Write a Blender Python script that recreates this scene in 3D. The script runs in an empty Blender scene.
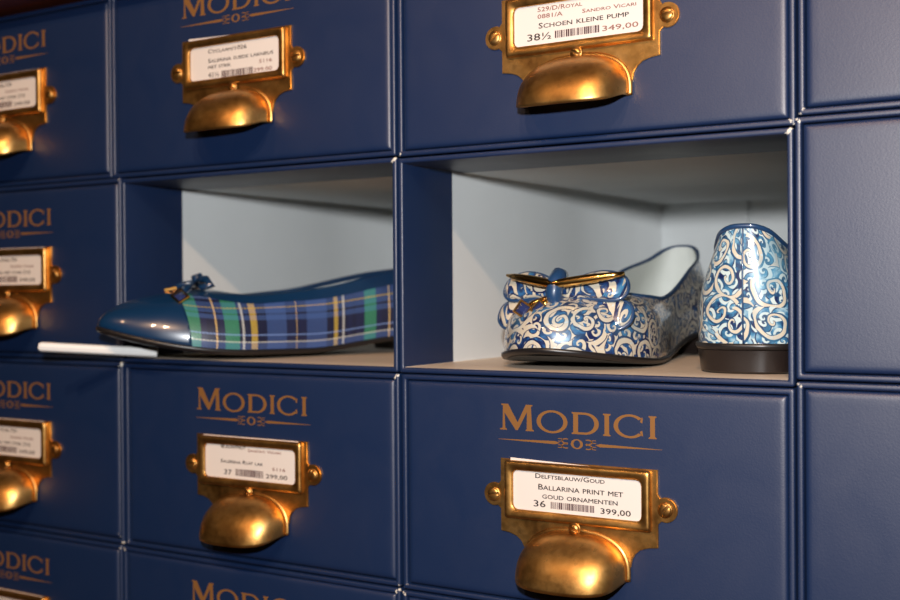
import bpy, bmesh, math, random
import numpy as np
from mathutils import Vector, Matrix
sc = bpy.context.scene
COL = sc.collection
PI = math.pi
Z0 = 1.30                      # height of the seam under the top row above the floor, metres
def W(x, y, z): return Vector((x*.001, y*.001, z*.001+Z0))      # millimetres on the stack -> world metres
random.seed(4)

# ------------------------------------------------------------------ materials
def newmat(name):
    m = bpy.data.materials.new(name); m.use_nodes = True
    nt = m.node_tree; b = nt.nodes['Principled BSDF']
    return m, nt, b
def nd(nt, t, **kw):
    n = nt.nodes.new(t)
    for k, v in kw.items(): setattr(n, k, v)
    return n
def mth(nt, op, a, b=None, c=None, clamp=False):
    n = nd(nt, 'ShaderNodeMath', operation=op); n.use_clamp = clamp
    for i, v in enumerate((a, b, c)):
        if v is None: continue
        if isinstance(v, (int, float)): n.inputs[i].default_value = v
        else: nt.links.new(v, n.inputs[i])
    return n.outputs[0]
def mixc(nt, fac, a, b, mode='MIX'):
    n = nd(nt, 'ShaderNodeMix', data_type='RGBA', blend_type=mode)
    for s, v in ((n.inputs[0], fac), (n.inputs[6], a), (n.inputs[7], b)):
        if isinstance(v, (int, float)): s.default_value = v
        elif isinstance(v, tuple): s.default_value = (*v, 1)
        else: nt.links.new(v, s)
    return n.outputs[2]
def noise(nt, vec, scale, detail=3, rough=.5, dist=0):
    n = nd(nt, 'ShaderNodeTexNoise'); n.inputs['Scale'].default_value = scale
    n.inputs['Detail'].default_value = detail; n.inputs['Roughness'].default_value = rough
    n.inputs['Distortion'].default_value = dist
    if vec is not None: nt.links.new(vec, n.inputs['Vector'])
    return n.outputs['Fac']
def bump(nt, b, h, strength, dist=.001):
    n = nd(nt, 'ShaderNodeBump'); n.inputs['Strength'].default_value = strength
    n.inputs['Distance'].default_value = dist
    nt.links.new(h, n.inputs['Height']); nt.links.new(n.outputs[0], b.inputs['Normal'])
def ramp(nt, fac, stops, interp='LINEAR'):
    n = nd(nt, 'ShaderNodeValToRGB'); cr = n.color_ramp; cr.interpolation = interp
    while len(cr.elements) > 1: cr.elements.remove(cr.elements[-1])
    cr.elements[0].position = stops[0][0]; cr.elements[0].color = (*stops[0][1], 1)
    for p, c in stops[1:]:
        e = cr.elements.new(p); e.color = (*c, 1)
    nt.links.new(fac, n.inputs[0]); return n.outputs[0]

def m_blue():
    m, nt, b = newmat('blue_coated_paper')
    tc = nd(nt, 'ShaderNodeTexCoord').outputs['Object']
    n1 = noise(nt, tc, 9, 4); n2 = noise(nt, tc, 1500, 2)
    base = mixc(nt, n1, (.0012, .0125, .052), (.0018, .0165, .065))
    vo = nd(nt, 'ShaderNodeTexVoronoi'); vo.inputs['Scale'].default_value = 42; nt.links.new(tc, vo.inputs['Vector'])
    n3 = noise(nt, tc, 16, 2)
    speck = mth(nt, 'MULTIPLY', mth(nt, 'LESS_THAN', vo.outputs['Distance'], .045), mth(nt, 'GREATER_THAN', n3, .6))
    base = mixc(nt, mth(nt, 'MULTIPLY', speck, .35), base, (.5, .48, .42))
    at = nd(nt, 'ShaderNodeAttribute', attribute_name='wear').outputs['Fac']
    nw = noise(nt, tc, 420, 3, .6)
    k = mth(nt, 'MULTIPLY', mth(nt, 'SUBTRACT', mth(nt, 'ADD', at, nw), 1.12), 14, clamp=True)
    base = mixc(nt, k, base, (.62, .58, .5))
    nt.links.new(base, b.inputs['Base Color'])
    smear = noise(nt, tc, 22, 5, .6, 1.2)
    nt.links.new(mth(nt, 'MULTIPLY_ADD', smear, .14, .385), b.inputs['Roughness'])
    b.inputs['Specular IOR Level'].default_value = .95; b.inputs['Specular Tint'].default_value = (1, .93, .86, 1)
    bump(nt, b, n2, .10, .0004)
    return m
def m_simple(name, col, rough=.5, metal=0, spec=.5, coat=0, nscale=None, namp=.1):
    m, nt, b = newmat(name)
    b.inputs['Roughness'].default_value = rough; b.inputs['Metallic'].default_value = metal
    b.inputs['Specular IOR Level'].default_value = spec; b.inputs['Coat Weight'].default_value = coat
    b.inputs['Coat Roughness'].default_value = .06
    if nscale:
        tc = nd(nt, 'ShaderNodeTexCoord').outputs['Object']
        f = noise(nt, tc, nscale, 4)
        nt.links.new(mixc(nt, f, tuple(c*(1-namp) for c in col), tuple(min(1, c*(1+namp)) for c in col)), b.inputs['Base Color'])
        bump(nt, b, f, .12, .0003)
    else: b.inputs['Base Color'].default_value = (*col, 1)
    return m
def m_brass():
    m, nt, b = newmat('aged_brass')
    tc = nd(nt, 'ShaderNodeTexCoord').outputs['Object']
    n1 = noise(nt, tc, 60, 5, .6); n2 = noise(nt, tc, 260, 4, .6)
    c = ramp(nt, n1, [(.3, (.36, .165, .045)), (.52, (.62, .33, .095)), (.72, (.78, .46, .16))])
    c = mixc(nt, mth(nt, 'MULTIPLY', mth(nt, 'GREATER_THAN', n2, .62), .25), c, (.22, .10, .03))
    nt.links.new(c, b.inputs['Base Color']); b.inputs['Metallic'].default_value = 1
    nt.links.new(mth(nt, 'MULTIPLY_ADD', n2, .24, .27), b.inputs['Roughness'])
    bump(nt, b, n1, .2, .0006)
    return m
def m_wood():
    m, nt, b = newmat('dark_red_wood')
    tc = nd(nt, 'ShaderNodeTexCoord').outputs['Object']
    mp = nd(nt, 'ShaderNodeMapping'); mp.inputs['Scale'].default_value = (2, 20, 20); nt.links.new(tc, mp.inputs[0])
    f = noise(nt, mp.outputs[0], 8, 6, .6, .6)
    nt.links.new(ramp(nt, f, [(.3, (.05, .010, .006)), (.7, (.13, .028, .014))]), b.inputs['Base Color'])
    b.inputs['Roughness'].default_value = .35
    return m

def m_tartan():
    m, nt, b = newmat('tartan_patent_fabric')
    uv = nd(nt, 'ShaderNodeUVMap').outputs[0]
    sx = nd(nt, 'ShaderNodeSeparateXYZ'); nt.links.new(uv, sx.inputs[0])
    Y=(.52,.36,.03); K=(.006,.006,.014); B=(.042,.085,.235); N=(.010,.014,.05); G=(.04,.25,.12); Wh=(.55,.55,.5); Go=(.75,.5,.16); L=(.16,.25,.5)
    seq = [(0,Y),(1.6,K),(7,B),(18,N),(23.8,Go),(24.5,N),(30,B),(42,K),(46,Y),(48.6,K),(51,Wh),(52.4,K),(54,N),(57,K),(59,N),(64,G),(71,N),(74,K),(78.4,Go),(79.1,K),(80.5,N),(83,G),(90,K),(91.6,Wh),(92.8,K),(96.4,Y)]
    st = [(p/98, c) for p, c in seq]
    px = mth(nt, 'FRACT', mth(nt, 'DIVIDE', mth(nt, 'SUBTRACT', mth(nt,'MULTIPLY',sx.outputs[0],1000.), 80.0), 112.))
    py = mth(nt, 'FRACT', mth(nt, 'DIVIDE', mth(nt,'MULTIPLY',sx.outputs[1],1000.), 60.))
    a = ramp(nt, px, st, 'CONSTANT'); c = ramp(nt, py, [(q/60, k) for q, k in ((0,B),(4,Wh),(4.9,N),(8,L),(9,N),(18,B),(21.5,K),(22.6,B),(26.5,Y),(27.4,B),(33,N),(36,B),(38,L),(39,B),(44,G),(52,Wh),(53,N),(57,Y),(58.2,N))], 'CONSTANT')
    # twill weave of warp and weft
    tw = mth(nt, 'GREATER_THAN', mth(nt, 'FRACT', mth(nt, 'MULTIPLY', mth(nt, 'ADD', sx.outputs[0], sx.outputs[1]), 1000./2.0)), .5)
    f = mth(nt, 'MULTIPLY_ADD', tw, .66, .17)
    col = mixc(nt, f, a, c)
    mx = mixc(nt, .25, col, mixc(nt, 1.0, a, c, 'LIGHTEN'))
    nt.links.new(mx, b.inputs['Base Color'])
    b.inputs['Roughness'].default_value = .45; b.inputs['Coat Weight'].default_value = .8; b.inputs['Coat Roughness'].default_value = .07
    bump(nt, b, tw, .12, .0003)
    return m

def m_delft(name, scale=95., seed=0., wash=.0):
    m, nt, b = newmat(name)
    uv = nd(nt, 'ShaderNodeUVMap').outputs[0]
    mp = nd(nt, 'ShaderNodeMapping'); mp.inputs['Location'].default_value = (seed, seed*.7, 0); nt.links.new(uv, mp.inputs[0])
    # slight warp so the scrolls are hand-drawn
    nz = nd(nt, 'ShaderNodeTexNoise'); nz.inputs['Scale'].default_value = 60; nt.links.new(mp.outputs[0], nz.inputs['Vector'])
    v1 = nd(nt, 'ShaderNodeVectorMath', operation='MULTIPLY_ADD'); nt.links.new(nz.outputs['Color'], v1.inputs[0])
    v1.inputs[1].default_value = (.006, .006, 0); nt.links.new(mp.outputs[0], v1.inputs[2])
    vec = v1.outputs[0]
    def layer(sc_, turns):
        vo = nd(nt, 'ShaderNodeTexVoronoi', voronoi_dimensions='2D'); vo.inputs['Scale'].default_value = sc_
        vo.inputs['Randomness'].default_value = .85; nt.links.new(vec, vo.inputs['Vector'])
        d = nd(nt, 'ShaderNodeVectorMath', operation='SUBTRACT'); nt.links.new(vec, d.inputs[0]); nt.links.new(vo.outputs['Position'], d.inputs[1])
        s = nd(nt, 'ShaderNodeSeparateXYZ'); nt.links.new(d.outputs[0], s.inputs[0])
        ang = mth(nt, 'DIVIDE', mth(nt, 'ARCTAN2', s.outputs[1], s.outputs[0]), 2*PI)
        c = nd(nt, 'ShaderNodeSeparateColor'); nt.links.new(vo.outputs['Color'], c.inputs[0])
        sign = mth(nt, 'MULTIPLY_ADD', mth(nt, 'GREATER_THAN', c.outputs[0], .5), 2, -1)
        r = mth(nt, 'POWER', mth(nt, 'MULTIPLY', vo.outputs['Distance'], 1), .6)
        sp = mth(nt, 'FRACT', mth(nt, 'ADD', mth(nt, 'ADD', mth(nt, 'MULTIPLY', ang, sign), mth(nt, 'MULTIPLY', r, turns)), c.outputs[1]))
        return sp, vo.outputs['Distance'], c.outputs[2]
    sp, dist, rnd = layer(scale, 2.6)
    sp2, dist2, rnd2 = layer(scale*2.3, 2.0)
    n1 = noise(nt, vec, 130, 3, .6); n2 = noise(nt, vec, 420, 3, .6)
    navy=(.008,.016,.075); mid=(.02,.09,.25); teal=(.05,.20,.36); cream=(.56,.50,.39); pale=(.32,.48,.56)
    blues = ramp(nt, n1, [(.46 if wash < .5 else .4, navy), (.55, mid if wash < .5 else teal), (.68, teal if wash < .5 else pale)])
    fill = mixc(nt, mth(nt, 'GREATER_THAN', sp2, .58), blues, cream if wash < .5 else (.50,.60,.60))
    fill = mixc(nt, mth(nt, 'LESS_THAN', mth(nt, 'ABSOLUTE', mth(nt, 'SUBTRACT', sp2, .56)), .05), fill, navy)
    bandm = mth(nt, 'LESS_THAN', sp, .32 if wash < .5 else .26)
    col = mixc(nt, bandm, fill, mixc(nt, mth(nt, 'GREATER_THAN', n2, .62), cream, (.5,.58,.6)))
    line = mth(nt, 'MAXIMUM', mth(nt, 'LESS_THAN', mth(nt, 'ABSOLUTE', mth(nt, 'SUBTRACT', sp, .345 if wash < .5 else .285)), .06), mth(nt, 'GREATER_THAN', sp, .955))
    col = mixc(nt, line, col, navy if wash < .5 else (.012,.07,.16))
    # broad washes of thin glaze
    n3 = noise(nt, vec, 38, 2)
    col = mixc(nt, mth(nt, 'MULTIPLY', mth(nt, 'SUBTRACT', n3, .5, clamp=True), 1.2 + 2.2*wash, clamp=True), col, (.10,.30,.44))
    nt.links.new(col, b.inputs['Base Color'])
    b.inputs['Roughness'].default_value = .3; b.inputs['Coat Weight'].default_value = 1; b.inputs['Coat Roughness'].default_value = .05
    return m

BLUE = m_blue()
WHITE = m_simple('white_box_lining', (.66, .69, .69), .75, nscale=30, namp=.05)
BOARD = m_simple('beige_box_floor', (.56, .46, .36), .5, nscale=40, namp=.08)
BRASS = m_brass()
GOLDINK = m_simple('copper_gold_ink', (.40, .185, .06), .38, metal=.55)
PAPER = m_simple('price_card_paper', (.66, .60, .55), .55)
INK = m_simple('label_ink', (.02, .012, .012), .6)
INKP = m_simple('faded_label_ink', (.22, .10, .08), .6)
BARC = m_simple('barcode_ink', (.05, .015, .02), .6)
WOOD = m_wood()
PATENT = m_simple('navy_patent_leather', (.003, .026, .075), .30, coat=1, spec=.6)
PIPING = m_simple('blue_leather_piping', (.012, .045, .12), .35, coat=.7)
TARTAN = m_tartan()
DELFT = m_delft('delft_print_patent', 54., .137, 0)
DELFTW = m_delft('delft_print_washed', 58., .9, 1)
LINING = m_simple('pale_leather_lining', (.66, .68, .63), .6, nscale=200, namp=.04)
SOLE = m_simple('black_sole', (.012, .010, .010), .35)
HEELB = m_simple('stacked_brown_heel', (.013, .009, .008), .28, nscale=60, namp=.3)
GOLD = m_simple('polished_gold', (.85, .50, .14), .16, metal=1)
GEM = m_simple('dark_blue_gem', (.02, .03, .10), .08, coat=1)
RODM = m_simple('white_plastic', (.80, .80, .78), .35)
PLASTER = m_simple('plaster', (.35, .31, .27), .8, nscale=8)
FLOORM = m_simple('brown_floor', (.16, .10, .06), .5, nscale=5, namp=.2)

# ------------------------------------------------------------------ object helpers
def tag(o, label=None, cat=None, group=None, kind=None):
    if label: o['label'] = label
    if cat: o['category'] = cat
    if group: o['group'] = group
    if kind: o['kind'] = kind
    return o
def empty(name, loc, parent=None):
    o = bpy.data.objects.new(name, None); COL.objects.link(o); o.location = loc
    o.empty_display_size = .02
    if parent: o.parent = parent
    return o
def mk(name, verts, faces, mats, parent=None, idx=None, smooth=True, loc=(0,0,0), wear=None, uv=None, fixn=True, s=.001):
    """one mesh object; verts in millimetres of the parent's frame"""
    me = bpy.data.meshes.new(name)
    me.from_pydata([(v[0]*s, v[1]*s, v[2]*s) for v in verts], [], [list(f) for f in faces])
    for m in (mats if isinstance(mats, (list, tuple)) else [mats]): me.materials.append(m)
    if idx is not None: me.polygons.foreach_set('material_index', list(idx))
    if wear is not None:
        a = me.attributes.new('wear', 'FLOAT', 'POINT'); a.data.foreach_set('value', list(wear))
    if uv is not None:
        l = me.uv_layers.new(name='UVMap')
        for lp in me.loops: l.data[lp.index].uv = (uv[lp.vertex_index][0]*.001, uv[lp.vertex_index][1]*.001)
    if fixn:
        bm = bmesh.new(); bm.from_mesh(me); bmesh.ops.recalc_face_normals(bm, faces=bm.faces); bm.to_mesh(me); bm.free()
    me.polygons.foreach_set('use_smooth', [bool(smooth)]*len(me.polygons))
    me.update()
    o = bpy.data.objects.new(name, me); COL.objects.link(o); o.location = loc
    if parent: o.parent = parent
    return o
def box(x0, x1, y0, y1, z0, z1):
    v = [(x, y, z) for x in (x0, x1) for y in (y0, y1) for z in (z0, z1)]
    f = [(0,1,3,2),(4,6,7,5),(0,4,5,1),(2,3,7,6),(0,2,6,4),(1,5,7,3)]
    return v, f
def merge(parts):
    V, F, M = [], [], []
    for k, (v, f, *m) in enumerate(parts):
        o = len(V); V += list(v); F += [tuple(i+o for i in q) for q in f]; M += [m[0] if m else 0]*len(f)
    return V, F, M
def bevelmod(o, w, seg=3, ang=.6):
    md = o.modifiers.new('bevel', 'BEVEL'); md.width = w; md.segments = seg; md.limit_method = 'ANGLE'; md.angle_limit = ang
    return o
def rect_loop(x0, z0, x1, z1, r, ex=5.0, cham=False):
    """closed rectangle with rounded corners and extra points near every corner, in the front plane"""
    pts = []
    for cx, cz, a0 in ((x1-r, z1-r, 0), (x0+r, z1-r, 90), (x0+r, z0+r, 180), (x1-r, z0+r, 270)):
        a = math.radians(a0)
        d0 = (-math.sin(a), math.cos(a)); d1 = (math.cos(a+PI/2), math.sin(a+PI/2))
        st = (cx+r*math.cos(a), cz+r*math.sin(a)); en = (cx+r*math.cos(a+PI/2), cz+r*math.sin(a+PI/2))
        t1 = (-math.sin(a+PI/2), math.cos(a+PI/2))
        pts.append((st[0]-d0[0]*ex, st[1]-d0[1]*ex, 0))
        n = 1 if cham else 3
        for k in range(n+1):
            b = a + PI/2*k/n
            pts.append((cx+r*math.cos(b), cz+r*math.sin(b), 1))
        pts.append((en[0]+t1[0]*ex, en[1]+t1[1]*ex, 0))
    return pts
def loft(loops, closed_v=False, cap0=False, cap1=False):
    n = len(loops[0]); V = [p for l in loops for p in l]; F = []
    for k in range(len(loops)-1 + (1 if closed_v else 0)):
        a = k*n; b = ((k+1) % len(loops))*n
        for i in range(n):
            j = (i+1) % n
            F.append((a+i, a+j, b+j, b+i))
    if cap0: F.append(tuple(range(n)))
    if cap1: F.append(tuple((len(loops)-1)*n+i for i in range(n)))
    return V, F
def tube(path, rad, n=12, caps=True, closed=False):
    P = [Vector(p) for p in path]; L = []
    rad = rad if hasattr(rad, '__len__') else [rad]*len(P)
    up = None
    m = len(P)
    for i, p in enumerate(P):
        t = (P[(i+1) % m]-P[i-1]) if closed else (P[min(i+1, m-1)]-P[max(i-1, 0)])
        t.normalize()
        if up is None:
            up = t.orthogonal().normalized()
        up = (up - t*up.dot(t)).normalized(); s = t.cross(up)
        L.append([tuple(p + (up*math.cos(2*PI*k/n)+s*math.sin(2*PI*k/n))*rad[i]) for k in range(n)])
    return loft(L, closed_v=closed, cap0=caps and not closed, cap1=caps and not closed)

# ------------------------------------------------------------------ lettering
def text_faces(s, x0, x1, zb, cap, y, maxfrac=None):
    """small-caps line fitted between x0 and x1 with baseline zb; returns verts, faces"""
    cu = bpy.data.curves.new('t', 'FONT'); cu.body = s; cu.resolution_u = 2; cu.offset = 0
    if len(s) > 3 and any(c.islower() for c in s):
        body = s.upper(); cu.body = body; cu.small_caps_scale = .78
        for i, c in enumerate(s):
            if c.islower(): cu.body_format[i].use_small_caps = True
        cu.body = s
        for i, c in enumerate(s):
            cu.body_format[i].use_small_caps = c.islower()
    ob = bpy.data.objects.new('t', cu); COL.objects.link(ob)
    bpy.context.view_layer.update()
    me = bpy.data.meshes.new_from_object(ob.evaluated_get(bpy.context.evaluated_depsgraph_get()))
    vs = [v.co.copy() for v in me.vertices]; fs = [tuple(p.vertices) for p in me.polygons]
    bpy.data.objects.remove(ob); bpy.data.curves.remove(cu); bpy.data.meshes.remove(me)
    if not vs: return [], []
    a = min(v.x for v in vs); b = max(v.x for v in vs)
    k = (x1-x0)/(b-a); kz = cap/.73
    return [(x0+(v.x-a)*k, y, zb+v.y*kz) for v in vs], fs
def flat(poly, y): return [(p[0], y, p[1]) for p in poly], [tuple(range(len(poly)))]
def ringshape(cx, cz, rx, rz, wx, wz, y, a0=0, a1=360, n=40, ends=None):
    V, F = [], []
    full = abs(a1-a0) >= 360
    m = n if full else n+1
    for k in range(m):
        a = math.radians(a0+(a1-a0)*k/n)
        V.append((cx+rx*math.cos(a), y, cz+rz*math.sin(a)))
        V.append((cx+(rx-wx)*math.cos(a), y, cz+(rz-wz)*math.sin(a)))
    for k in range(n):
        j = (k+1) % m
        F.append((2*k, 2*j, 2*j+1, 2*k+1))
    return V, F
def logo_mesh():
    """the shop's serif word mark, 80 mm wide, baseline z=0, and the rule with its knot beneath"""
    y = 0; P = []
    def I(x, h, w=2.3, s=.75):
        return flat([(x-s,0),(x+w+s,0),(x+w+s,.5),(x+w,.9),(x+w,h-.9),(x+w+s,h-.5),(x+w+s,h),(x-s,h),(x-s,h-.5),(x,h-.9),(x,.9),(x-s,.5)], y)
    H = 12.5; h = 10.2
    # M: thin left stem, thick diagonal, thin diagonal, thick right stem
    P.append(flat([(-.6,0),(3.2,0),(3.2,.5),(2.4,.9),(2.0,H-4.2),(8.0,.2),(9.2,.2),(14.1,H-3.6),(14.0,.9),(13.4,.5),(13.4,0),(17.8,0),(17.8,.5),(16.9,.9),(16.3,H-.9),(17.1,H-.5),(17.1,H),(13.6,H),(9.1,3.9),(4.0,H),(.2,H),(.2,H-.5),(1.1,H-.9),(.9,.9),(-.6,.5)], y))
    P.append(ringshape(27.4, h/2, 8.1, h/2+.3, 2.2, 1.0, y))
    # D
    P.append(flat([(37.6,0),(40.9,0),(40.9,h),(37.6,h),(37.6,h-.5),(38.4,h-.9),(38.4,.9),(37.6,.5)], y))
    P.append(ringshape(44.2, h/2, 7.2, h/2, 2.3, 1.0, y, -90, 90, 24))
    P.append(flat([(40.9,0),(44.2,0),(44.2,1.0),(40.9,1.0)], y)); P.append(flat([(40.9,h-1.0),(44.2,h-1.0),(44.2,h),(40.9,h)], y))
    P.append(I(54.2, h))
    P.append(ringshape(66.6, h/2, 7.9, h/2+.3, 2.2, 1.0, y, 42, 318, 36))
    P.append(flat([(71.6,7.3),(72.7,6.6),(72.9,9.2),(72.3,9.3)], y)); P.append(flat([(71.4,2.9),(72.7,3.4),(73.0,1.0),(72.3,1.0)], y))
    P.append(I(76.4, h))
    z = -4.6
    P.append(flat([(-1.5,z+.08),(-1.5,z-.08),(29,z-.75),(31.5,z),(29,z+.75)], y)); P.append(flat([(82,z+.08),(82,z-.08),(52,z-.75),(49.5,z),(52,z+.75)], y))
    P.append(ringshape(40.2, z, 3.1, 2.3, 1.4, .55, y))
    for sx in (-1, 1):
        for dz in (-1.15, 1.15):
            P.append(ringshape(40.2+sx*5.6, z+dz, 2.4, 1.25, .7, .5, y, (-120 if sx > 0 else 60), (120 if sx > 0 else 300), 18))
            P.append(ringshape(40.2+sx*8.9, z+dz*1.3, 1.9, .8, .4, .35, y, (60 if sx > 0 else -120), (300 if sx > 0 else 120), 18))
    P = [([(q[0], q[1]-.008*k, q[2]) for q in v], f) for k, (v, f) in enumerate(P)]   # each stroke lies a hair over the last
    V, F, _ = merge(P)
    return V, F
LOGO = logo_mesh()

# ------------------------------------------------------------------ brass card holder
def ear_outline():
    half = [(0,-39.5),(40,-39.5),(40,-50.2)]
    cx, cz, r = 43.6, -57, 5.6
    for a in range(115, -116, -15):
        half.append((cx+r*math.cos(math.radians(a)), cz+r*math.sin(math.radians(a))))
    half += [(40,-63.8),(40,-74.3),(36,-74.8)]
    for a in range(80, -1, -20):
        half.append((36-9*math.cos(math.radians(a)), -84+9*math.sin(math.radians(a))) )
    half += [(26,-86),(0,-86)]
    return half + [(-x, z) for x, z in reversed(half[1:-1])]
def plate_mesh():
    o = ear_outline(); n = len(o)
    cx, cz = 0, -60
    bm = bmesh.new()
    vs = [bm.verts.new((x, -.1, z)) for x, z in o]
    f = bm.faces.new(vs)
    r = bmesh.ops.extrude_face_region(bm, geom=[f])
    nv = [v for v in r['geom'] if isinstance(v, bmesh.types.BMVert)]
    for v in nv: v.co.y = -1.2
    es = [e for e in bm.edges if e.verts[0] in nv and e.verts[1] in nv]
    bmesh.ops.bevel(bm, geom=es, offset=.35, segments=2, affect='EDGES', clamp_overlap=True)
    bm.verts.index_update()
    V = [tuple(v.co) for v in bm.verts]; F = [tuple(v.index for v in f.verts) for f in bm.faces]; bm.free()
    return V, F
def frame_mesh():
    L = []
    for ins, y, r in ((0,-1.1,1.2),(.05,-2.2,1.2),(.35,-3.1,1.3),(1.0,-3.6,1.5),(1.9,-3.75,1.6),(3.2,-3.3,2.2),(4.1,-3.0,2.6),(4.4,-2.7,2.6),(4.45,-1.75,2.6)):
        kx = ins
        L.append([(p[0], y, p[1]) for p in rect_loop(-37.2+ins, -67.6+ins*1.02, 37.2-ins, -40.0-ins*1.0, r, 2.0)])
    return loft(L)
def screw_mesh(r=3.1, h=1.5, ang=0.3, sl=.5):
    """domed slotted screw head, centred at origin, facing -y: a washer base and two half domes with the slot between"""
    n = 28; P = []
    L = [[(rr*math.cos(2*PI*k/n), y, rr*math.sin(2*PI*k/n)) for k in range(n)] for rr, y in ((r*1.14, 0), (r*1.12, -.4), (r*.98, -.55))]
    P.append(loft(L, cap1=True))
    for sg in (-1, 1):
        Ls = []
        for rr, y in ((r, -.4), (r, -.75), (r*.9, -1.1), (r*.68, -h*.9), (r*.4, -h)):
            w0 = sl; a0 = math.asin(min(.99, w0/rr)); row = []
            for k in range(15):
                a = a0 + (PI-2*a0)*k/14; row.append((rr*math.cos(a), y, sg*rr*math.sin(a)))
            for k in range(1, 6):
                row.append((-rr*math.cos(a0)*(1-2*k/6), y, sg*w0))
            Ls.append(row)
        P.append(loft(Ls, cap1=True))
    V, F, _ = merge(P); ca, sa = math.cos(ang), math.sin(ang)
    return [(x*ca-z*sa, y, x*sa+z*ca) for x, y, z in V], F
def pull_mesh():
    NT, NU = 18, 40; L = []
    e = 2/2.75
    for i in range(NT+1):
        t = i/NT
        tt = 1-(1-t)**1.15
        z = -94.2 + 23.6*tt
        a = 26.4*max(1e-3, (1-tt**3.0))**.42
        p = 22.5*max(0, (1-tt**2.0))**.60 + .4
        row = []
        for j in range(NU+1):
            u = PI*j/NU
            c, s = math.cos(u), math.sin(u)
            x = a*math.copysign(abs(c)**e, c); y = -1.1 - p*abs(s)**e
            row.append((x-1.2*(1-tt), y, z - 1.2*(s**2)*(1-tt) + 3.2*abs(c)**9*(1-tt)**1.6))
        L.append(row)
    V = [p for r in L for p in r]; F = []
    w = NU+1
    for i in range(NT):
        for j in range(NU):
            F.append((i*w+j, i*w+j+1, (i+1)*w+j+1, (i+1)*w+j))
    # narrow flange where the cup meets the plate
    b = len(V); path = [L[i][0] for i in range(NT+1)] + [L[i][NU] for i in range(NT-1, -1, -1)]
    L2 = []
    for k, q in enumerate(path):
        d = Vector((q[0]/27.0, 0, (q[2]+94.2)/23.6)); d = d.normalized() if d.length > 0 else d
        L2.append([(q[0]-d.x*.4, -2.0, q[2]-d.z*.4), (q[0]+d.x*.5, -2.05, q[2]+d.z*.5), (q[0]+d.x*1.5, -1.5, q[2]+d.z*1.5), (q[0]+d.x*1.7, -1.1, q[2]+d.z*1.7)])
    for r in L2: V += r
    for k in range(len(L2)-1):
        for j in range(3): F.append((b+4*k+j, b+4*(k+1)+j, b+4*(k+1)+j+1, b+4*k+j+1))
    return V, F
PLATE = merge([plate_mesh(), frame_mesh()])[:2]; PULL = pull_mesh()

def barcode(x0, x1, z0, z1, seed, y):
    r = random.Random(seed); P = []; x = x0
    while x < x1-.2:
        w = r.choice((.25, .35, .5, .8)); w = min(w, x1-x)
        P.append(box(x, x+w, y-.01, y, z0, z1)); x += w + r.choice((.22, .3, .45))
    return P

# ------------------------------------------------------------------ boxes
T = 2.7; DEP = 357.0
def carcass(w, h, root, wear, is_open):
    L, wr = [], []; cw = [random.uniform(.2, .6) for _ in range(4)]
    prof = [(0,DEP,.9),(0,180,.9),(0,3,.9),(0,1.0,.9),(.15,.45,.9),(.5,.1,.8),(1.0,0,.7),(T-1.0,0,.6),(T-.5,.1,.5),(T-.15,.45,.4),(T,1.0,.4)]
    if is_open: prof += [(T,30,.4),(T,47.5,.4),(T,48,.4),(T,60,.4),(T,60.5,.4),(T,200,.4),(T,DEP-3,.4)]
    else: prof += [(T,7,.4),(T,8,.4)]
    for k, (ins, y, r) in enumerate(prof):
        lp = rect_loop(ins, -h+ins, w-ins, -ins, r, 2.2)
        L.append([(p[0], y, p[1]) for p in lp])
        wr += [((cw[q//6 % 4] if p[2] else .0) + wear) if (y <= 1.0 and ins < T-.1) else 0. for q, p in enumerate(lp)]
    V, F = loft(L, cap0=True, cap1=is_open)
    n = len(L[0]); idx = []
    for f in F:
        c = [sum(V[i][k] for i in f)/len(f) for k in range(3)]
        m = 0
        if is_open and len(f) == 4 and min(V[i][1] for i in f) >= 1.0 and abs(max(min(c[0], w-c[0]), 0)) >= 0 :
            inner = F.index(f) // n >= 10
            if inner:
                if c[2] < -h+T+.3: m = 2
                elif c[2] > -T-.3: m = 1 if c[1] > 60.2 else 0
                else: m = 1 if c[1] > 47.8 else 0
        if len(f) > 4 and c[1] < DEP-1: m = 1
        idx.append(m)
    return mk('carcass', V, F, [BLUE, WHITE, BOARD], root, idx=idx, wear=wr)
def panel(w, h, root, wear):
    e = T+.45; L, wr = [], []
    for ins, y, r in ((0,7,.6),(0,2.4,.6),(.2,1.5,.7),(.8,.8,.8),(1.8,.45,1.0),(3.2,.35,1.2),(6,.35,1.2)):
        lp = rect_loop(e+ins, -h+e+ins, w-e-ins, -e-ins, r, 4.0)
        L.append([(p[0], y, p[1]) for p in lp]); wr += [(.3 if p[2] else .0)+wear*.8 if ins < 2 and y < 2 else 0. for p in lp]
    V, F = loft(L, cap0=True, cap1=True)
    return mk('front_panel', V, F, [BLUE], root, wear=wr)

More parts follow.
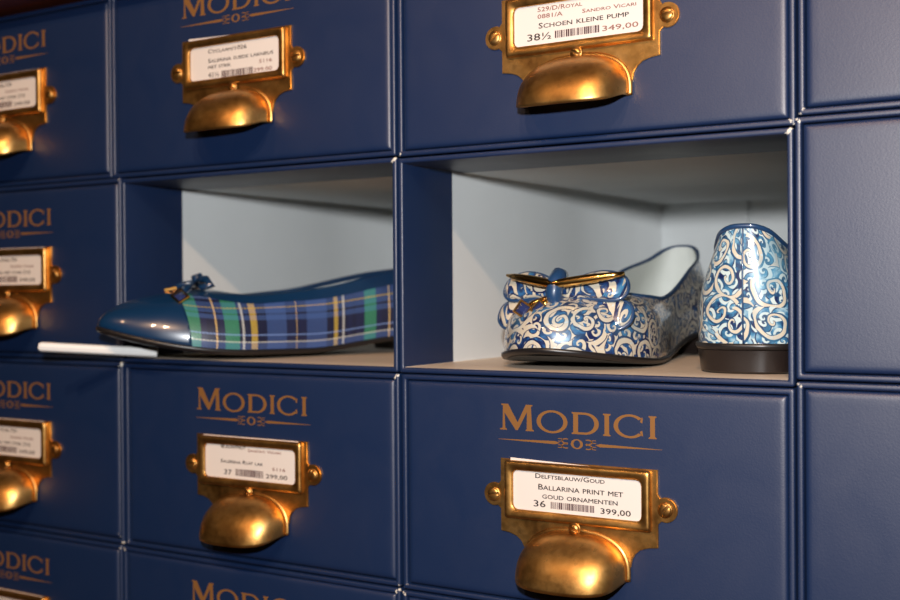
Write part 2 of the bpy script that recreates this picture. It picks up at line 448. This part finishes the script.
def closed_box(x0, x1, zt, zb, label, hc=None, logo_dx=0., holder=True, text=None, wear=.1, rot=0., name='shoe_box', hz=0.):
    w, h = x1-x0-.5, zt-zb-.4
    root = empty(name, W(x0+.25, 0, zt)); root.rotation_euler = (0, rot, 0)
    tag(root, label, 'shoe box')
    carcass(w, h, root, wear, False); panel(w, h, root, wear)
    c = (hc if hc is not None else w/2+x0) - x0 + logo_dx*0
    lg = mk('logo', [(v[0]+c-40.2, .25, v[2]-25.9+hz) for v in LOGO[0]], LOGO[1], [GOLDINK], root, smooth=False, fixn=False)
    if holder:
        pl = mk('card_holder', [(v[0]+c, v[1]+.3, v[2]+hz) for v in PLATE[0]], PLATE[1], [BRASS], root)
        es = pl.modifiers.new('w', 'EDGE_SPLIT'); es.split_angle = .9
        for dx, dz, r, a in ((-43.6, -57, 3.1, .35), (43.6, -57, 3.1, .6), (.2, -69.3, 2.7, -.2)):
            sv, sf = screw_mesh(r, 1.5 if r > 3 else 1.9, a + random.uniform(-.6, .6))
            mk('screw', [(v[0]+c+dx, v[1]-.95-(1.9 if r < 3 else 0), v[2]+dz+hz) for v in sv], sf, [BRASS], pl, loc=(0,0,0))
        pu = mk('finger_pull', [(v[0]+c, v[1]+.3, v[2]+hz) for v in PULL[0]], PULL[1], [BRASS], root)
        so = pu.modifiers.new('thick', 'SOLIDIFY'); so.thickness = .0008; so.offset = -1
        if text:
            tilt = text.get('tilt', .0)
            cv, cf = box(-34.3, 34.3, -1.45, -1.25, -65.5, -38.9+text.get('up', 0))
            cv = [(x+c, y+.3, z + (x*math.tan(tilt) if z > -50 else 0)+hz) for x, y, z in cv]
            card = mk('price_label', cv, cf, [PAPER], root, smooth=False)
            P = []
            for s, a, b, zb_, cap, mi in text['lines']:
                v, f = text_faces(s, a, b, -44.5-zb_, cap, -1.3)
                if v: P.append((v, f, mi)); P.append(([(q[0]+.14, q[1]-.004, q[2]) for q in v], f, mi)); P.append(([(q[0]+.07, q[1]-.008, q[2]+.08) for q in v], f, mi))
            bx0, bx1, bz0, bz1, sd = text['bar']
            for v, f in barcode(bx0, bx1, -44.5-bz1, -44.5-bz0, sd, -1.2-.05): P.append((v, f, 2))
            V, F, M = merge(P)
            mk('lettering', [(v[0]+c, v[1]+.1, v[2]+hz) for v in V], F, [INK, INKP, BARC], card, idx=M, smooth=False, fixn=False)
    return root

def TXT(lines, bar, **k): return dict(lines=lines, bar=bar, **k)
txC3 = TXT([('Delftsblauw/Goud', -21, 14.5, 3.1, 2.3, 0), ('Ballarina print met', -19.5, 23.5, 8.4, 2.8, 0), ('goud ornamenten', -17.5, 20.8, 12.5, 2.6, 0), ('36', -22, -15.8, 16.6, 3.2, 0), ('399,00', 12.4, 27.2, 16.9, 2.7, 0)], (-13, 9.4, 13.7, 16.9, 5), up=-.9, tilt=-.03)
txC1 = TXT([('529/D/Royal', -20.5, 2.5, 3.2, 2.2, 1), ('0881/A', -20.5, -7.5, 6.4, 2.1, 1), ('Sandro Vicari', 2.5, 29, 6.6, 1.9, 1), ('Schoen kleine pump', -20, 25.5, 11.0, 2.7, 0), ('38\u00bd', -26, -13.5, 16.4, 3.4, 0), ('349,00', 12.5, 30, 16.2, 2.5, 1)], (-11.5, 11, 13.0, 16.4, 9), up=-.6)
txB1 = TXT([('Cyclaam/1026', -19.5, 9, 4.0, 2.4, 0), ('Salerina suede lakneus', -19.5, 28, 9.2, 2.3, 0), ('met strik', -19.5, -2.5, 12.6, 2.2, 0), ('5116', 18, 27, 13.2, 2.0, 1), ('41\u00bd', -19.5, -11.5, 17.6, 3.0, 0), ('299,00', 14, 27, 17.8, 2.2, 1)], (-9.5, 13.5, 14.6, 18.3, 12), up=-1.0, tilt=-.035)
txB3 = TXT([('Blauw/Nut', -21, -3, 2.0, 2.2, 0), ('Sandro Vicari', -1.5, 22, 3.0, 1.6, 1), ('Salerina Ruit lak', -21.5, 9.5, 10.2, 2.1, 0), ('5116', 16, 25, 12.2, 1.7, 1), ('37', -19, -13.5, 16.6, 2.9, 0), ('299,00', 11.5, 26.5, 16.6, 2.4, 0)], (-10.5, 9.5, 13.0, 16.9, 15), up=-.7)
def txA(n): return TXT([('Ballerina Rossa 7/24', -21, 8, 3.6, 2.3, 0), ('Sandro Vicari', 2, 24, 7.6, 1.8, 1), ('Salerina met strik 216', -22, 21, 11.6, 2.2, 0), ('349,00', 10.5, 25.5, 16.6, 2.3, 0)], (-13, 8.5, 13.0, 16.9, 30+n), up=-.8)
G = 'closed blue shoe boxes stacked in a wall'
BX = [
 # name x0 x1 zt zb hc text wear
 ('A1', -207.5, -8.0, 110, 0.0, -106, txA(1), .02, 'blue box in top row at left edge, under the dark wooden shelf'),
 ('B1', -8.0, 198.5, 110, -.4, 91.2, txB1, .04, 'blue box with the card reading Cyclaam/1026, directly above the tartan shoe'),
 ('C1', 199.6, 400.6, 110, -1.2, 300.8, txC1, .10, 'blue box with the card reading Schoen kleine pump, above the blue-and-white shoes'),
 ('D1', 401.2, 602, 112.5, 2.6, 501, txA(4), .08, 'plain blue box front in upper right corner, topmost of right-hand column'),
 ('A2', -200.5, -.6, 0.0, -109.9, -102.5, txA(2), .14, 'blue box at left edge beside the tartan shoe, above the white rod end'),
 ('D2', 399.8, 600, 2.4, -107.6, 500, txA(5), .08, 'blue box front directly right of the blue-and-white heel'),
 ('A3', -202.5, -.4, -110.3, -219.6, -104.3, txA(3), .30, 'blue box at left edge directly below the white rod end'),
 ('B3', 1.0, 199.5, -110.9, -219.9, 100.2, txB3, .16, 'blue box with the card reading Salerina Ruit lak, below the tartan shoe'),
 ('C3', 200.9, 399.6, -111.0, -220.4, 298.6, txC3, .10, 'blue box with the card reading Ballarina print met goud ornamenten'),
 ('D3', 400.0, 600, -108.0, -218.0, 500, txA(6), .06, 'plain blue box front in lower right corner'),
 ('A4', -205, -2.2, -220.1, -329.6, -107, txA(7), .30, 'blue box cut off at lower left corner, lowest in its column'),
 ('B4', -1.6, 199.4, -220.4, -329.6, 94.4, txB3, .14, 'blue box cut off at bottom edge, only the top of its gold word showing'),
 ('C4', 200.2, 399.6, -220.9, -329.6, 298, txC3, .08, 'sliver of blue box at bottom edge under the Delftsblauw card box'),
 ('D4', 400.2, 600, -218.5, -329.6, 500, txA(8), .06, 'blue box under the lower right corner box'),
]
for nm, x0, x1, zt, zb, hc, tx, wr, lb in BX:
    b = closed_box(x0, x1, zt, zb, lb, hc=hc, text=tx, wear=wr, hz={'A1': 2.2, 'B1': 4.0, 'C1': -.8, 'B3': 1.3, 'C3': 1.0, 'A3': .8}.get(nm, 0))
    b['group'] = G
def open_box(x0, x1, zt, zb, label, wear):
    w, h = x1-x0-.5, zt-zb-.4
    root = empty('shoe_box', W(x0+.25, 0, zt)); tag(root, label, 'shoe box', 'open blue shoe boxes with shoes inside')
    carcass(w, h, root, wear, True)
    return root, w, h
ob1, w1, h1 = open_box(-.4, 199.0, -.8, -110.6, 'open blue box, white inside, that holds the tartan shoe', .16)
ob2, w2, h2 = open_box(199.6, 399.6, -1.6, -110.7, 'open blue box, white inside, that holds the pair of blue-and-white shoes', .12)
v, f = box(T+.1, 69.5, DEP-6, DEP-3.2, -h2+T+.2, -T-.3)
bevelmod(mk('inner_flap', v, f, [WHITE], ob2, smooth=False), .0006)

# ------------------------------------------------------------------ the place round the stack
def slab(name, x0, x1, y0, y1, z0, z1, mat, bev=0):
    v, f = box(x0, x1, y0, y1, z0, z1)
    c = ((x0+x1)/2, (y0+y1)/2, z0)
    o = mk(name, [(a-c[0], b-c[1], d-c[2]) for a, b, d in v], f, [mat], smooth=False, loc=W(*c))
    if bev: bevelmod(o, bev)
    return o
tag(slab('wall_back', -1400, 1800, 362, 400, -Z0*1000, 1200, PLASTER), kind='structure')
tag(slab('floor', -1400, 1800, -2200, 400, -Z0*1000-40, -Z0*1000-.1, FLOORM), kind='structure')
tag(slab('wooden_shelf', -320, 720, -22, 361.5, 113.2, 139, WOOD, .003), 'dark reddish wooden shelf board above the top row of boxes', 'shelf')
# lower cabinet the whole stack stands on
cab = empty('wooden_cabinet', W(200, 0, -Z0*1000)); tag(cab, 'dark wooden cabinet the stack of blue boxes stands on', 'cabinet')
def cpart(name, a, bev=.002, par=cab):
    v, f = box(*a); return bevelmod(mk(name, v, f, [WOOD], par, smooth=False), bev)
cz = Z0*1000-330
cpart('cabinet_top', (-540, 540, -20, 361, cz-25, cz))
cpart('cabinet_body', (-520, 520, 0, 361, 60, cz-25.1)); cpart('plinth', (-500, 500, 20, 361, 0, 60))
for i in range(3): cpart('door', (-515+i*345, -175+i*345, -18, -.2, 70, cz-35), .003)
for x0 in (-320, 700):
    pass

# ------------------------------------------------------------------ shoes
def crom(P, n, closed=True):
    P = np.array(P, float); m = len(P); out = []
    per = n // m
    for i in range(m):
        p0, p1, p2, p3 = P[(i-1) % m], P[i], P[(i+1) % m], P[(i+2) % m]
        for k in range(per):
            t = k/per
            out.append(.5*((2*p1)+(-p0+p2)*t+(2*p0-5*p1+4*p2-p3)*t*t+(-p0+3*p1-3*p2+p3)*t**3))
    return np.array(out)
def shoe_surface(half_o, half_t, mirror, asym, spring, heelh, toe_bend, ball, blunt=0., NV=22, per=10):
    """outer line at the sole, top line, and the upper stretched between them"""
    def full(h):
        return h + [(-p[0],)+tuple(p[1:]) for p in reversed(h[1:-1])]
    m = len(full(half_o)); n = m*per
    O = crom(full(half_o), n); Tt = crom(full(half_t), n)
    Ltot = max(p[1] for p in half_o)
    def zs(y):
        y = np.asarray(y, float)
        a = np.clip((y-48)/70, 0, 1); a = a*a*(3-2*a)
        b = np.clip((y-ball)/(Ltot-ball), 0, 1)
        return 3.0 + heelh*(1-a) + spring*b**2.2
    def bend(A):
        y = A[:, 1]; A = A.copy()
        A[:, 0] += toe_bend*np.clip((y-90)/(Ltot-90), 0, 1)**1.8
        ax = np.where(A[:, 0] > 0, 1+asym*np.exp(-((y-150)/45)**2), 1-asym*np.exp(-((y-110)/45)**2))
        A[:, 0] *= ax
        if mirror: A[:, 0] *= -1
        return A
    O = bend(O); Tt = bend(Tt)
    zo = zs(O[:, 1]); O3 = np.c_[O, zo]; T3 = Tt.copy(); T3[:, 2] += zs(np.minimum(Tt[:, 1], 200))-0
    Hh = T3[:, 2]-O3[:, 2]; dxy = O3[:, :2]-T3[:, :2]; dist = np.hypot(dxy[:, 0], dxy[:, 1])
    vamp = np.clip((dist-8)/35, 0, 1)
    cen = np.c_[np.zeros(n), np.clip(O[:, 1], 28, Ltot-42)]
    cen[:, 0] = 0
    outw = O3[:, :2]-cen; outw /= np.maximum(np.hypot(outw[:, 0], outw[:, 1]), 1e-6)[:, None]
    P1 = O3.copy(); P1[:, :2] += outw*(2.4-.6*vamp)[:, None]; P1[:, 2] += Hh*(.42+(.16+.30*blunt)*vamp)
    P2 = T3.copy(); P2[:, :2] += dxy*(.42+(.06+.20*blunt)*vamp)[:, None] + outw*(1.2*(1-vamp))[:, None]; P2[:, 2] -= Hh*(.30-(.24+.06*blunt)*vamp)
    S = []
    for k in range(NV+1):
        t = k/NV; S.append(O3*(1-t)**3+3*P1*t*(1-t)**2+3*P2*t*t*(1-t)+T3*t**3)
    S = np.array(S)                      # NV+1, n, 3
    return S, O3, T3, zs, Ltot
def grid_faces(nv, n): return [(k*n+i, k*n+(i+1) % n, (k+1)*n+(i+1) % n, (k+1)*n+i) for k in range(nv) for i in range(n)]
def normals(S):
    du = np.roll(S, -1, 1)-np.roll(S, 1, 1); dv = np.gradient(S, axis=0)
    N = np.cross(du, dv); N /= np.maximum(np.linalg.norm(N, axis=2), 1e-9)[..., None]
    c = S.mean(axis=(0, 1)); c[2] = 10
    if ((S-c)*N).sum() < 0: N = -N
    return N
def cut(o, co, no, keep_pos):
    bm = bmesh.new(); bm.from_mesh(o.data)
    bmesh.ops.bisect_plane(bm, geom=bm.verts[:]+bm.edges[:]+bm.faces[:], plane_co=[c*.001 for c in co], plane_no=no, clear_inner=keep_pos, clear_outer=not keep_pos)
    bm.to_mesh(o.data); bm.free()
def build_shoe(name, half_o, half_t, heel_back, toe_dir, upper_mat, trim_mat, heel_mat, mirror=False, asym=.06, spring=7, heelh=11, toe_bend=0, cap=None, lift=(0, 0), ball=160, heel_len=52, blunt=0., scale=1., z=-107.2, uvmode='y', collar=None, back_mat=None):
    S, O3, T3, zs, L = shoe_surface(half_o, half_t, mirror, asym, spring, heelh, toe_bend, ball, blunt)
    nv, n = S.shape[0]-1, S.shape[1]
    root = empty(name, W(heel_back[0], heel_back[1], z+lift[0]))
    phi = math.atan2(toe_dir[1], toe_dir[0])-PI/2
    root.rotation_euler = (lift[1], 0, phi)
    root.scale = (scale,)*3
    N = normals(S)
    V = S.reshape(-1, 3)
    # uv: along the shoe / around the outline, and up the side
    arcv = np.zeros(S.shape[:2]); arcv[1:] = np.cumsum(np.linalg.norm(np.diff(S, axis=0), axis=2), axis=0)
    if uvmode == 'y': U = L-S[..., 1]; UV = np.stack([U, arcv], -1)
    else:
        d = np.linalg.norm(np.roll(S[6], -1, 0)-S[6], axis=1); au = np.concatenate([[0], np.cumsum(d)[:-1]])
        U = np.repeat(au[None], nv+1, 0)
        UV = np.stack([U, arcv], -1)
    upper = mk('upper', V, grid_faces(nv, n), [upper_mat], root, uv=UV.reshape(-1, 2))
    # the u-seam at the back would run backwards in uv: split it there
    if uvmode != 'y':
        me = upper.data; l = me.uv_layers[0]
        tot = float(d.sum())*.001
        for p in me.polygons:
            us = [l.data[k].uv[0] for k in p.loop_indices]
            if max(us)-min(us) > tot*.6:
                for k in p.loop_indices:
                    if l.data[k].uv[0] < tot*.4: l.data[k].uv[0] += tot
    if cap:
        co, no = (0, cap, 0), Vector((.0, 1, -.10)).normalized()
        C = S+N*.45
        tc_ = mk('toe_cap', C.reshape(-1, 3), grid_faces(nv, n), [trim_mat], root, uv=UV.reshape(-1, 2))
        cut(tc_, co, no, True); cut(upper, co, no, False)
        so = tc_.modifiers.new('t', 'SOLIDIFY'); so.thickness = .0006
    # lining
    I = S-N*1.5
    I[:, :, 2] = np.maximum(I[:, :, 2], zs(I[:, :, 1])+.4)
    mk('lining', I.reshape(-1, 3), grid_faces(nv, n), [LINING], root)
    ins = O3.copy(); c = np.array([0, L*.5]); ins[:, :2] = c+(ins[:, :2]-c)*.965; ins[:, 2] = zs(ins[:, 1])+.6
    # insole as strips across
    yy = np.linspace(ins[:, 1].min()+.5, ins[:, 1].max()-.8, 60); Vi, Fi = [], []
    hN = n//2
    ra, rb = ins[:hN+1], np.vstack([ins[hN:], ins[:1]])[::-1]
    for q in yy:
        xa = np.interp(q, ra[:, 1], ra[:, 0]); xb = np.interp(q, rb[:, 1], rb[:, 0]); zz = float(zs(q))+.6
        Vi += [(xa, q, zz), (0, q, zz-.3), (xb, q, zz)]
    for k in range(len(yy)-1):
        for j in range(2): Fi.append((3*k+j, 3*k+j+1, 3*k+j+4, 3*k+j+3))
    mk('insole', Vi, Fi, [LINING], root)
    # sole
    E = O3.copy(); E[:, :2] = c+(E[:, :2]-c)*np.array([1.0, 1.0]); outw = E[:, :2]-np.c_[np.zeros(n), np.clip(E[:, 1], 28, L-42)]
    outw /= np.maximum(np.hypot(outw[:, 0], outw[:, 1]), 1e-6)[:, None]
    def sl(ex, dz, base=None):
        A = E.copy(); A[:, :2] += outw*ex; A[:, 2] = zs(E[:, 1])+dz; return [tuple(p) for p in A]
    rings = [sl(-3, .4), sl(.9, .4), sl(1.5, 0), sl(1.6, -1.2), sl(.8, -2.6), sl(-2, -3.0)]
    Vs, Fs = loft(rings)
    base = len(Vs)
    for q in yy:
        xa = np.interp(q, E[:hN+1, 1], E[:hN+1, 0]); xb = np.interp(q, np.r_[E[hN:, 1], E[:1, 1]][::-1], np.r_[E[hN:, 0], E[:1, 0]][::-1])
        k_ = .94; Vs += [(xa*k_, q, float(zs(q))-3.0), (xb*k_, q, float(zs(q))-3.0)]
    for k in range(len(yy)-1): Fs.append((base+2*k, base+2*k+1, base+2*k+3, base+2*k+2))
    mk('sole', Vs, Fs, [SOLE], root, fixn=True)
    # heel block
    sel = [i for i in range(n) if O3[i, 1] < heel_len]
    right = [i for i in sel if i < n//2]; left = [i for i in sel if i >= n//2]
    order = left + right
    Lh = []
    for fz, sc_ in ((1, 1.02), (.5, .985), (.06, .965), (0, .93)):
        row = []
        for i in order:
            zt = float(zs(O3[i, 1]))-2.9
            x = O3[i, 0]*sc_; y_ = 25+(O3[i, 1]-25)*sc_
            row.append((x, y_, zt*fz))
        # concave breast
        xl, xr = row[-1][0], row[0][0]; yb = row[-1][1]
        for t in (.2, .4, .6, .8): row.append((xl+(xr-xl)*t, yb-7*math.sin(PI*t), row[-1][2]*1.0))
        Lh.append(row)
    Vh, Fh = loft(Lh, cap0=True, cap1=True)
    h = mk('heel', Vh, Fh, [heel_mat], root); es = h.modifiers.new('e', 'EDGE_SPLIT'); es.split_angle = .7
    # top line trim
    if collar:
        k0 = nv-collar
        C = (S+N*.7)[k0:]; C2 = (S-N*1.9)[-3:][::-1]
        C = np.concatenate([C, C2], 0)
        mk('collar', C.reshape(-1, 3), grid_faces(C.shape[0]-1, n), [trim_mat], root)
    else:
        v, f = tube([tuple(p) for p in T3], 1.25, 8, closed=True); mk('piping', v, f, [trim_mat], root)
    return root, S, N, O3, T3, zs

half_o = [(0,0),(11,1.2),(20,7),(25.6,22),(26.4,45),(25.5,72),(28,100),(34.5,130),(38.6,155),(38,177),(31.5,197),(21,210.5),(10,217.5),(0,220)]
half_t = [(0,0,55),(6,1,54.5),(11.5,6,52),(16.5,20,46),(20.5,42,41),(23.5,66,36),(25.5,90,33),(26.5,112,32),(25,130,33),(20.5,142,34),(14,149,35.3),(8.5,152,36),(4,153.3,36.3),(0,153.8,36.5)]
# pointed variant for the tartan shoe
half_o2 = [(0,0),(11,1.2),(20,7),(25.6,22),(26.4,45),(25.5,72),(28,102),(34,136),(37,160),(34.5,184),(27,205),(17.5,220),(8,229.5),(0,233)]
half_t2 = [(0,-1.5,50),(7,-.3,50),(13.5,5,48),(18.5,20,45),(21.5,42,42),(23.5,66,39.5),(25,94,37),(25.5,122,34),(24,146,31.5),(19.5,160,32),(13.5,167,33),(8.5,170,33.5),(4,171.5,34),(0,172,34)]

# --- tartan shoe
ta = Vector((-.5, -.866, 0)).normalized()
tip = (14.8, -31.5); L2 = 233
tr, S, N, O3, T3, zs = build_shoe('ballerina_shoe', half_o2, half_t2, (tip[0]-ta.x*L2, tip[1]-ta.y*L2), (ta.x, ta.y), TARTAN, PATENT, SOLE, spring=13, heelh=7, cap=188, lift=(.2, .012), collar=5, ball=150)
tag(tr, 'tartan ballerina shoe with navy patent toe cap and small bow, in the left open box', 'shoe')
def blob(path, rad, n=12): return tube(path, rad, n)
def addbow_small(root):
    P = []
    cx, cy, cz_ = 0, 175, 37.5+float(zs(175))
    for sx in (-1, 1):
        P.append(tube([(0, cy, cz_), (sx*5, cy+1, cz_+2.4), (sx*11, cy-1, cz_+2.2), (sx*15, cy-3, cz_-1), (sx*11, cy+1, cz_-2.4), (sx*4, cy+2, cz_-1.2)], [1.2, 2.0, 2.4, 2.4, 2.1, 1.2], 10))
    b = mk('bow', *merge(P)[:2], [PATENT], root)
    k, f = tube([(0, cy-3, cz_+.5), (0, cy, cz_+3.4), (0, cy+3.8, cz_+2.2)], [2.2, 3.2, 2.4], 12); mk('knot', k, f, [PATENT], b)
    return cy, cz_
cy, cz_ = addbow_small(tr)
# strap ends of the bow, each with a square gold buckle
def square_charm(parent, c, nrm, up, s=4.2, th=1.0, depth=1.8, rot=0):
    n = Vector(nrm).normalized(); u = Vector(up); u = (u-n*u.dot(n)).normalized(); r = u.cross(n)
    if rot: q = Matrix.Rotation(rot, 3, n); u = q @ u; r = q @ r
    c = Vector(c); L = []
    for ss, dd in ((s, 0), (s, depth*.7), (s-.3, depth), (s-th, depth), (s-th*1.15, depth*.35)):
        L.append([tuple(c+r*x*ss+u*y*ss+n*dd) for x, y in ((1,1),(-1,1),(-1,-1),(1,-1))])
    V, F = loft(L, cap0=True)
    ch = mk('charm', V, F, [GOLD], parent, smooth=False)
    g = s-th*1.1; L = [[tuple(c+r*x*k+u*y*k+n*dd) for x, y in ((1,1),(-1,1),(-1,-1),(1,-1))] for k, dd in ((g, depth*.3), (g*.5, depth*.95))]
    V, F = loft(L, cap0=True, cap1=True); mk('gem', V, F, [GEM], ch, smooth=False)
    return ch
def surf_at(S, N, x, y):
    d = (S[..., 0]-x)**2+(S[..., 1]-y)**2
    k = np.unravel_index(np.argmin(d[6:])if False else np.argmin(d), d.shape); return Vector(S[k]), Vector(N[k])
p, nn = surf_at(S, N, -17, 191)
square_charm(tr, p+nn*1.6, nn+Vector((-.6, .1, -.1)), (0, -1, .4), s=3.9, rot=.25)
p2, n2 = surf_at(S, N, 9, 190)
square_charm(tr, p2+n2*1.6, n2, (0, -1, .4), s=3.5, rot=-.25)
P = []
for (px_, nx_, sx) in ((p, nn, -1), (p2, n2, 1)):
    P.append(tube([(0, cy+1, cz_+1), tuple((Vector((0, cy+2, cz_))+px_)/2+nx_*2.6), tuple(px_+nx_*2.2)], [1.4, 1.7, 1.7], 10))
mk('lace', *merge(P)[:2], [PATENT], tr)

# --- delft pair
def delft(heel, toe, mirror, label, bend, **kw):
    d = Vector((toe[0]-heel[0], toe[1]-heel[1], 0)).normalized()
    r, S, N, O3, T3, zs = build_shoe('ballerina_shoe', half_o, half_t, heel, (d.x, d.y), DELFT if not kw.get('w') else DELFTW, PIPING, HEELB, mirror=mirror, toe_bend=bend, uvmode='u', spring=kw.get('spring', 8), heelh=10.5, ball=135, blunt=.85, scale=kw.get('scale', 1))
    v, f = tube([tuple(p) for p in (S[:, 0]+N[:, 0]*.15)], .45, 8); mk('heel_seam', v, f, [PIPING], r)
    tag(r, label, 'shoe', 'blue-and-white print ballerina shoes')
    zt = 37+float(zs(155))
    O = Vector((2, 192, zt-4)); BS = 1.12
    X = Vector((1, 0, 0)); Uu = Vector((0, -.45, .893)).normalized(); Nn = Vector((0, .893, .45))
    def lobe(sx, pts, thick, ofs, curl=0.):
        """padded loop of the bow: outline in the bow's own plane, bulged, with a piped edge"""
        A = crom([(sx*a, b) for a, b in pts], len(pts)*6); c = A.mean(0); Ls = []
        def P3(q, dn): return O+X*q[0]*BS+Uu*q[1]*BS*1.08+Nn*(dn+ofs-curl*abs(q[0])*.12)
        for k, dn in ((1, 0), (.97, thick*.45), (.85, thick*.75), (.6, thick*.95), (.3, thick), (.05, thick)):
            Ls.append([tuple(P3(c+(q-c)*k, dn)) for q in A])
        Ls = [[tuple(P3(c+(q-c)*.9, -thick*.3)) for q in A]]+Ls
        V, F = loft(Ls, cap0=True, cap1=True)
        uvs = [(v[0]*1.0+300, v[1]+v[2]+90) for v in V]
        edge = tube([tuple(P3(q, 0)) for q in A], 1.15, 8, closed=True)
        return (V, F, uvs), edge
    up = [(1,2),(9,9),(20,12),(29,9.5),(31,3),(26,-1),(14,-1),(3,-1.5)]
    lo = [(1,0),(12,1.5),(25,1.0),(32.5,-2),(33,-9),(26,-13.5),(14,-12),(4,-6)]
    bow = None
    for sx in (-1, 1):
        for pts, th, ofs, cu in ((lo, 3.5, 0, 1.6), (up, 4.2, 3, 1.2)):
            (V, F, uvs), (ev, ef) = lobe(sx, pts, th, ofs, cu)
            lp = mk('bow_loop', V, F, [DELFT], r, uv=uvs); mk('piping', ev, ef, [PIPING], lp)
    kv, kf = tube([O+Uu*10+Nn*5, O+Uu*8.5+Nn*9, O+Uu*3+Nn*11.3, O-Uu*3+Nn*10.5, O-Uu*7+Nn*6.5, O-Uu*8+Nn*2], [3.6, 4.2, 4.5, 4.4, 4.0, 3.4], 14)
    mk('knot', kv, kf, [PIPING], r)
    gb = tube([O+X*q*(.84 if q > 0 else 1)+Uu*(1.0+abs(q)*.22)+Nn*(13.2-abs(q)*.12) for q in range(-36, 37, 6)], [1.0, 1.7, 2.2, 2.5, 2.6, 2.5, 2.3, 2.5, 2.6, 2.5, 2.2, 1.7, .7], 12)
    mk('gold_bar', *gb, [GOLD], r)
    for dx in (15, 5.5):
        st = tube([O+X*2-Uu*4+Nn*9, O+X*(dx*.7)-Uu*8+Nn*10, O+X*dx-Uu*11+Nn*9.5], [1.2, 1.5, 1.3], 10); mk('strap', *st, [GOLD], r)
        square_charm(r, O+X*dx-Uu*12.5+Nn*11.5, Nn+Vector((-.25, .35, -.2)), Uu, s=3.9, rot=PI/4+dx*.02)
    return r
delft((271, 213), (280, 0), False, 'blue-and-white ballerina shoe with gold-barred bow, toe pointing out of the box', 2, scale=.95)
delft((369.5, 26), (343, 240), True, 'blue-and-white ballerina shoe seen from its heel, against the right side of the box', 4, w=True, scale=.97)

# --- white plastic rod under the tartan shoe
a, b_ = Vector((-25.5, -40, -99.6)), Vector((62, 30, -106.9))
d = (b_-a)
rd, rf = tube([(0,0,0), tuple(d*.012), tuple(d*.5), tuple(d*.60)], [2.1, 2.8, 2.8, 2.8], 8)
ro = mk('plastic_rod', rd, rf, [RODM], loc=W(*a), smooth=False)
tag(ro, 'white plastic rod sticking out under the toe of the tartan shoe', 'rod')

# ------------------------------------------------------------------ camera
Cc = W(534.77, -491.51, -69.44)
yaw, pitch, roll = math.radians(-31.7676), math.radians(-.4048), math.radians(-.3993)
fw = Vector((math.sin(yaw)*math.cos(pitch), math.cos(yaw)*math.cos(pitch), math.sin(pitch)))
r_ = Vector((math.cos(yaw), -math.sin(yaw), 0)); u_ = r_.cross(fw)
r2 = r_*math.cos(roll)+u_*math.sin(roll); u2 = -r_*math.sin(roll)+u_*math.cos(roll)
cam = bpy.data.cameras.new('camera'); co = bpy.data.objects.new('camera', cam); COL.objects.link(co)
M = Matrix((r2, u2, -fw)).transposed().to_4x4(); M.translation = Cc; co.matrix_world = M
cam.sensor_width = 36; cam.lens = 1170.82/900*36; cam.clip_start = .02
cam.dof.use_dof = True; cam.dof.focus_distance = (W(320, 10, -130)-Cc).dot(fw); cam.dof.aperture_fstop = 8.5
sc.camera = co

# ------------------------------------------------------------------ light
def area(name, loc, tgt, size, power, col, shape='DISK'):
    l = bpy.data.lights.new(name, 'AREA'); l.energy = power; l.color = col; l.shape = shape; l.size = size
    o = bpy.data.objects.new(name, l); COL.objects.link(o); o.location = loc
    o.rotation_euler = (Vector(tgt)-Vector(loc)).to_track_quat('-Z', 'Y').to_euler(); return o
# the camera's own flash
area('flash', Cc + u2*.083 - r2*.022 - fw*.03, W(230, 0, -60), .022, 4.7, (.97, .98, 1))
# warm shop spots under the ceiling
area('spot_a', W(900, -1500, 985), W(250, 0, -60), .06, 12.5, (1, .62, .36))
area('spot_b', W(480, -1450, 940), W(250, 0, -60), .06, 9.5, (1, .62, .36))
area('spot_c', W(-350, -1500, 1150), W(150, 0, -60), .06, 2.5, (1, .62, .34))
w = bpy.data.worlds.new('world'); sc.world = w; w.use_nodes = True
nt = w.node_tree; bg = nt.nodes['Background']
tc = nd(nt, 'ShaderNodeTexCoord').outputs['Generated']
s = nd(nt, 'ShaderNodeSeparateXYZ'); nt.links.new(tc, s.inputs[0])
c = ramp(nt, mth(nt, 'MULTIPLY_ADD', s.outputs[2], .5, .5), [(.3, (.05, .03, .02)), (.5, (.16, .11, .075)), (.75, (.34, .25, .17)), (1, (.22, .17, .13))])
nt.links.new(c, bg.inputs[0]); bg.inputs[1].default_value = .04
vs = sc.view_settings; vs.view_transform = 'Standard'; vs.look = 'None'; vs.gamma = 1; vs.exposure = 0; vs.use_curve_mapping = False
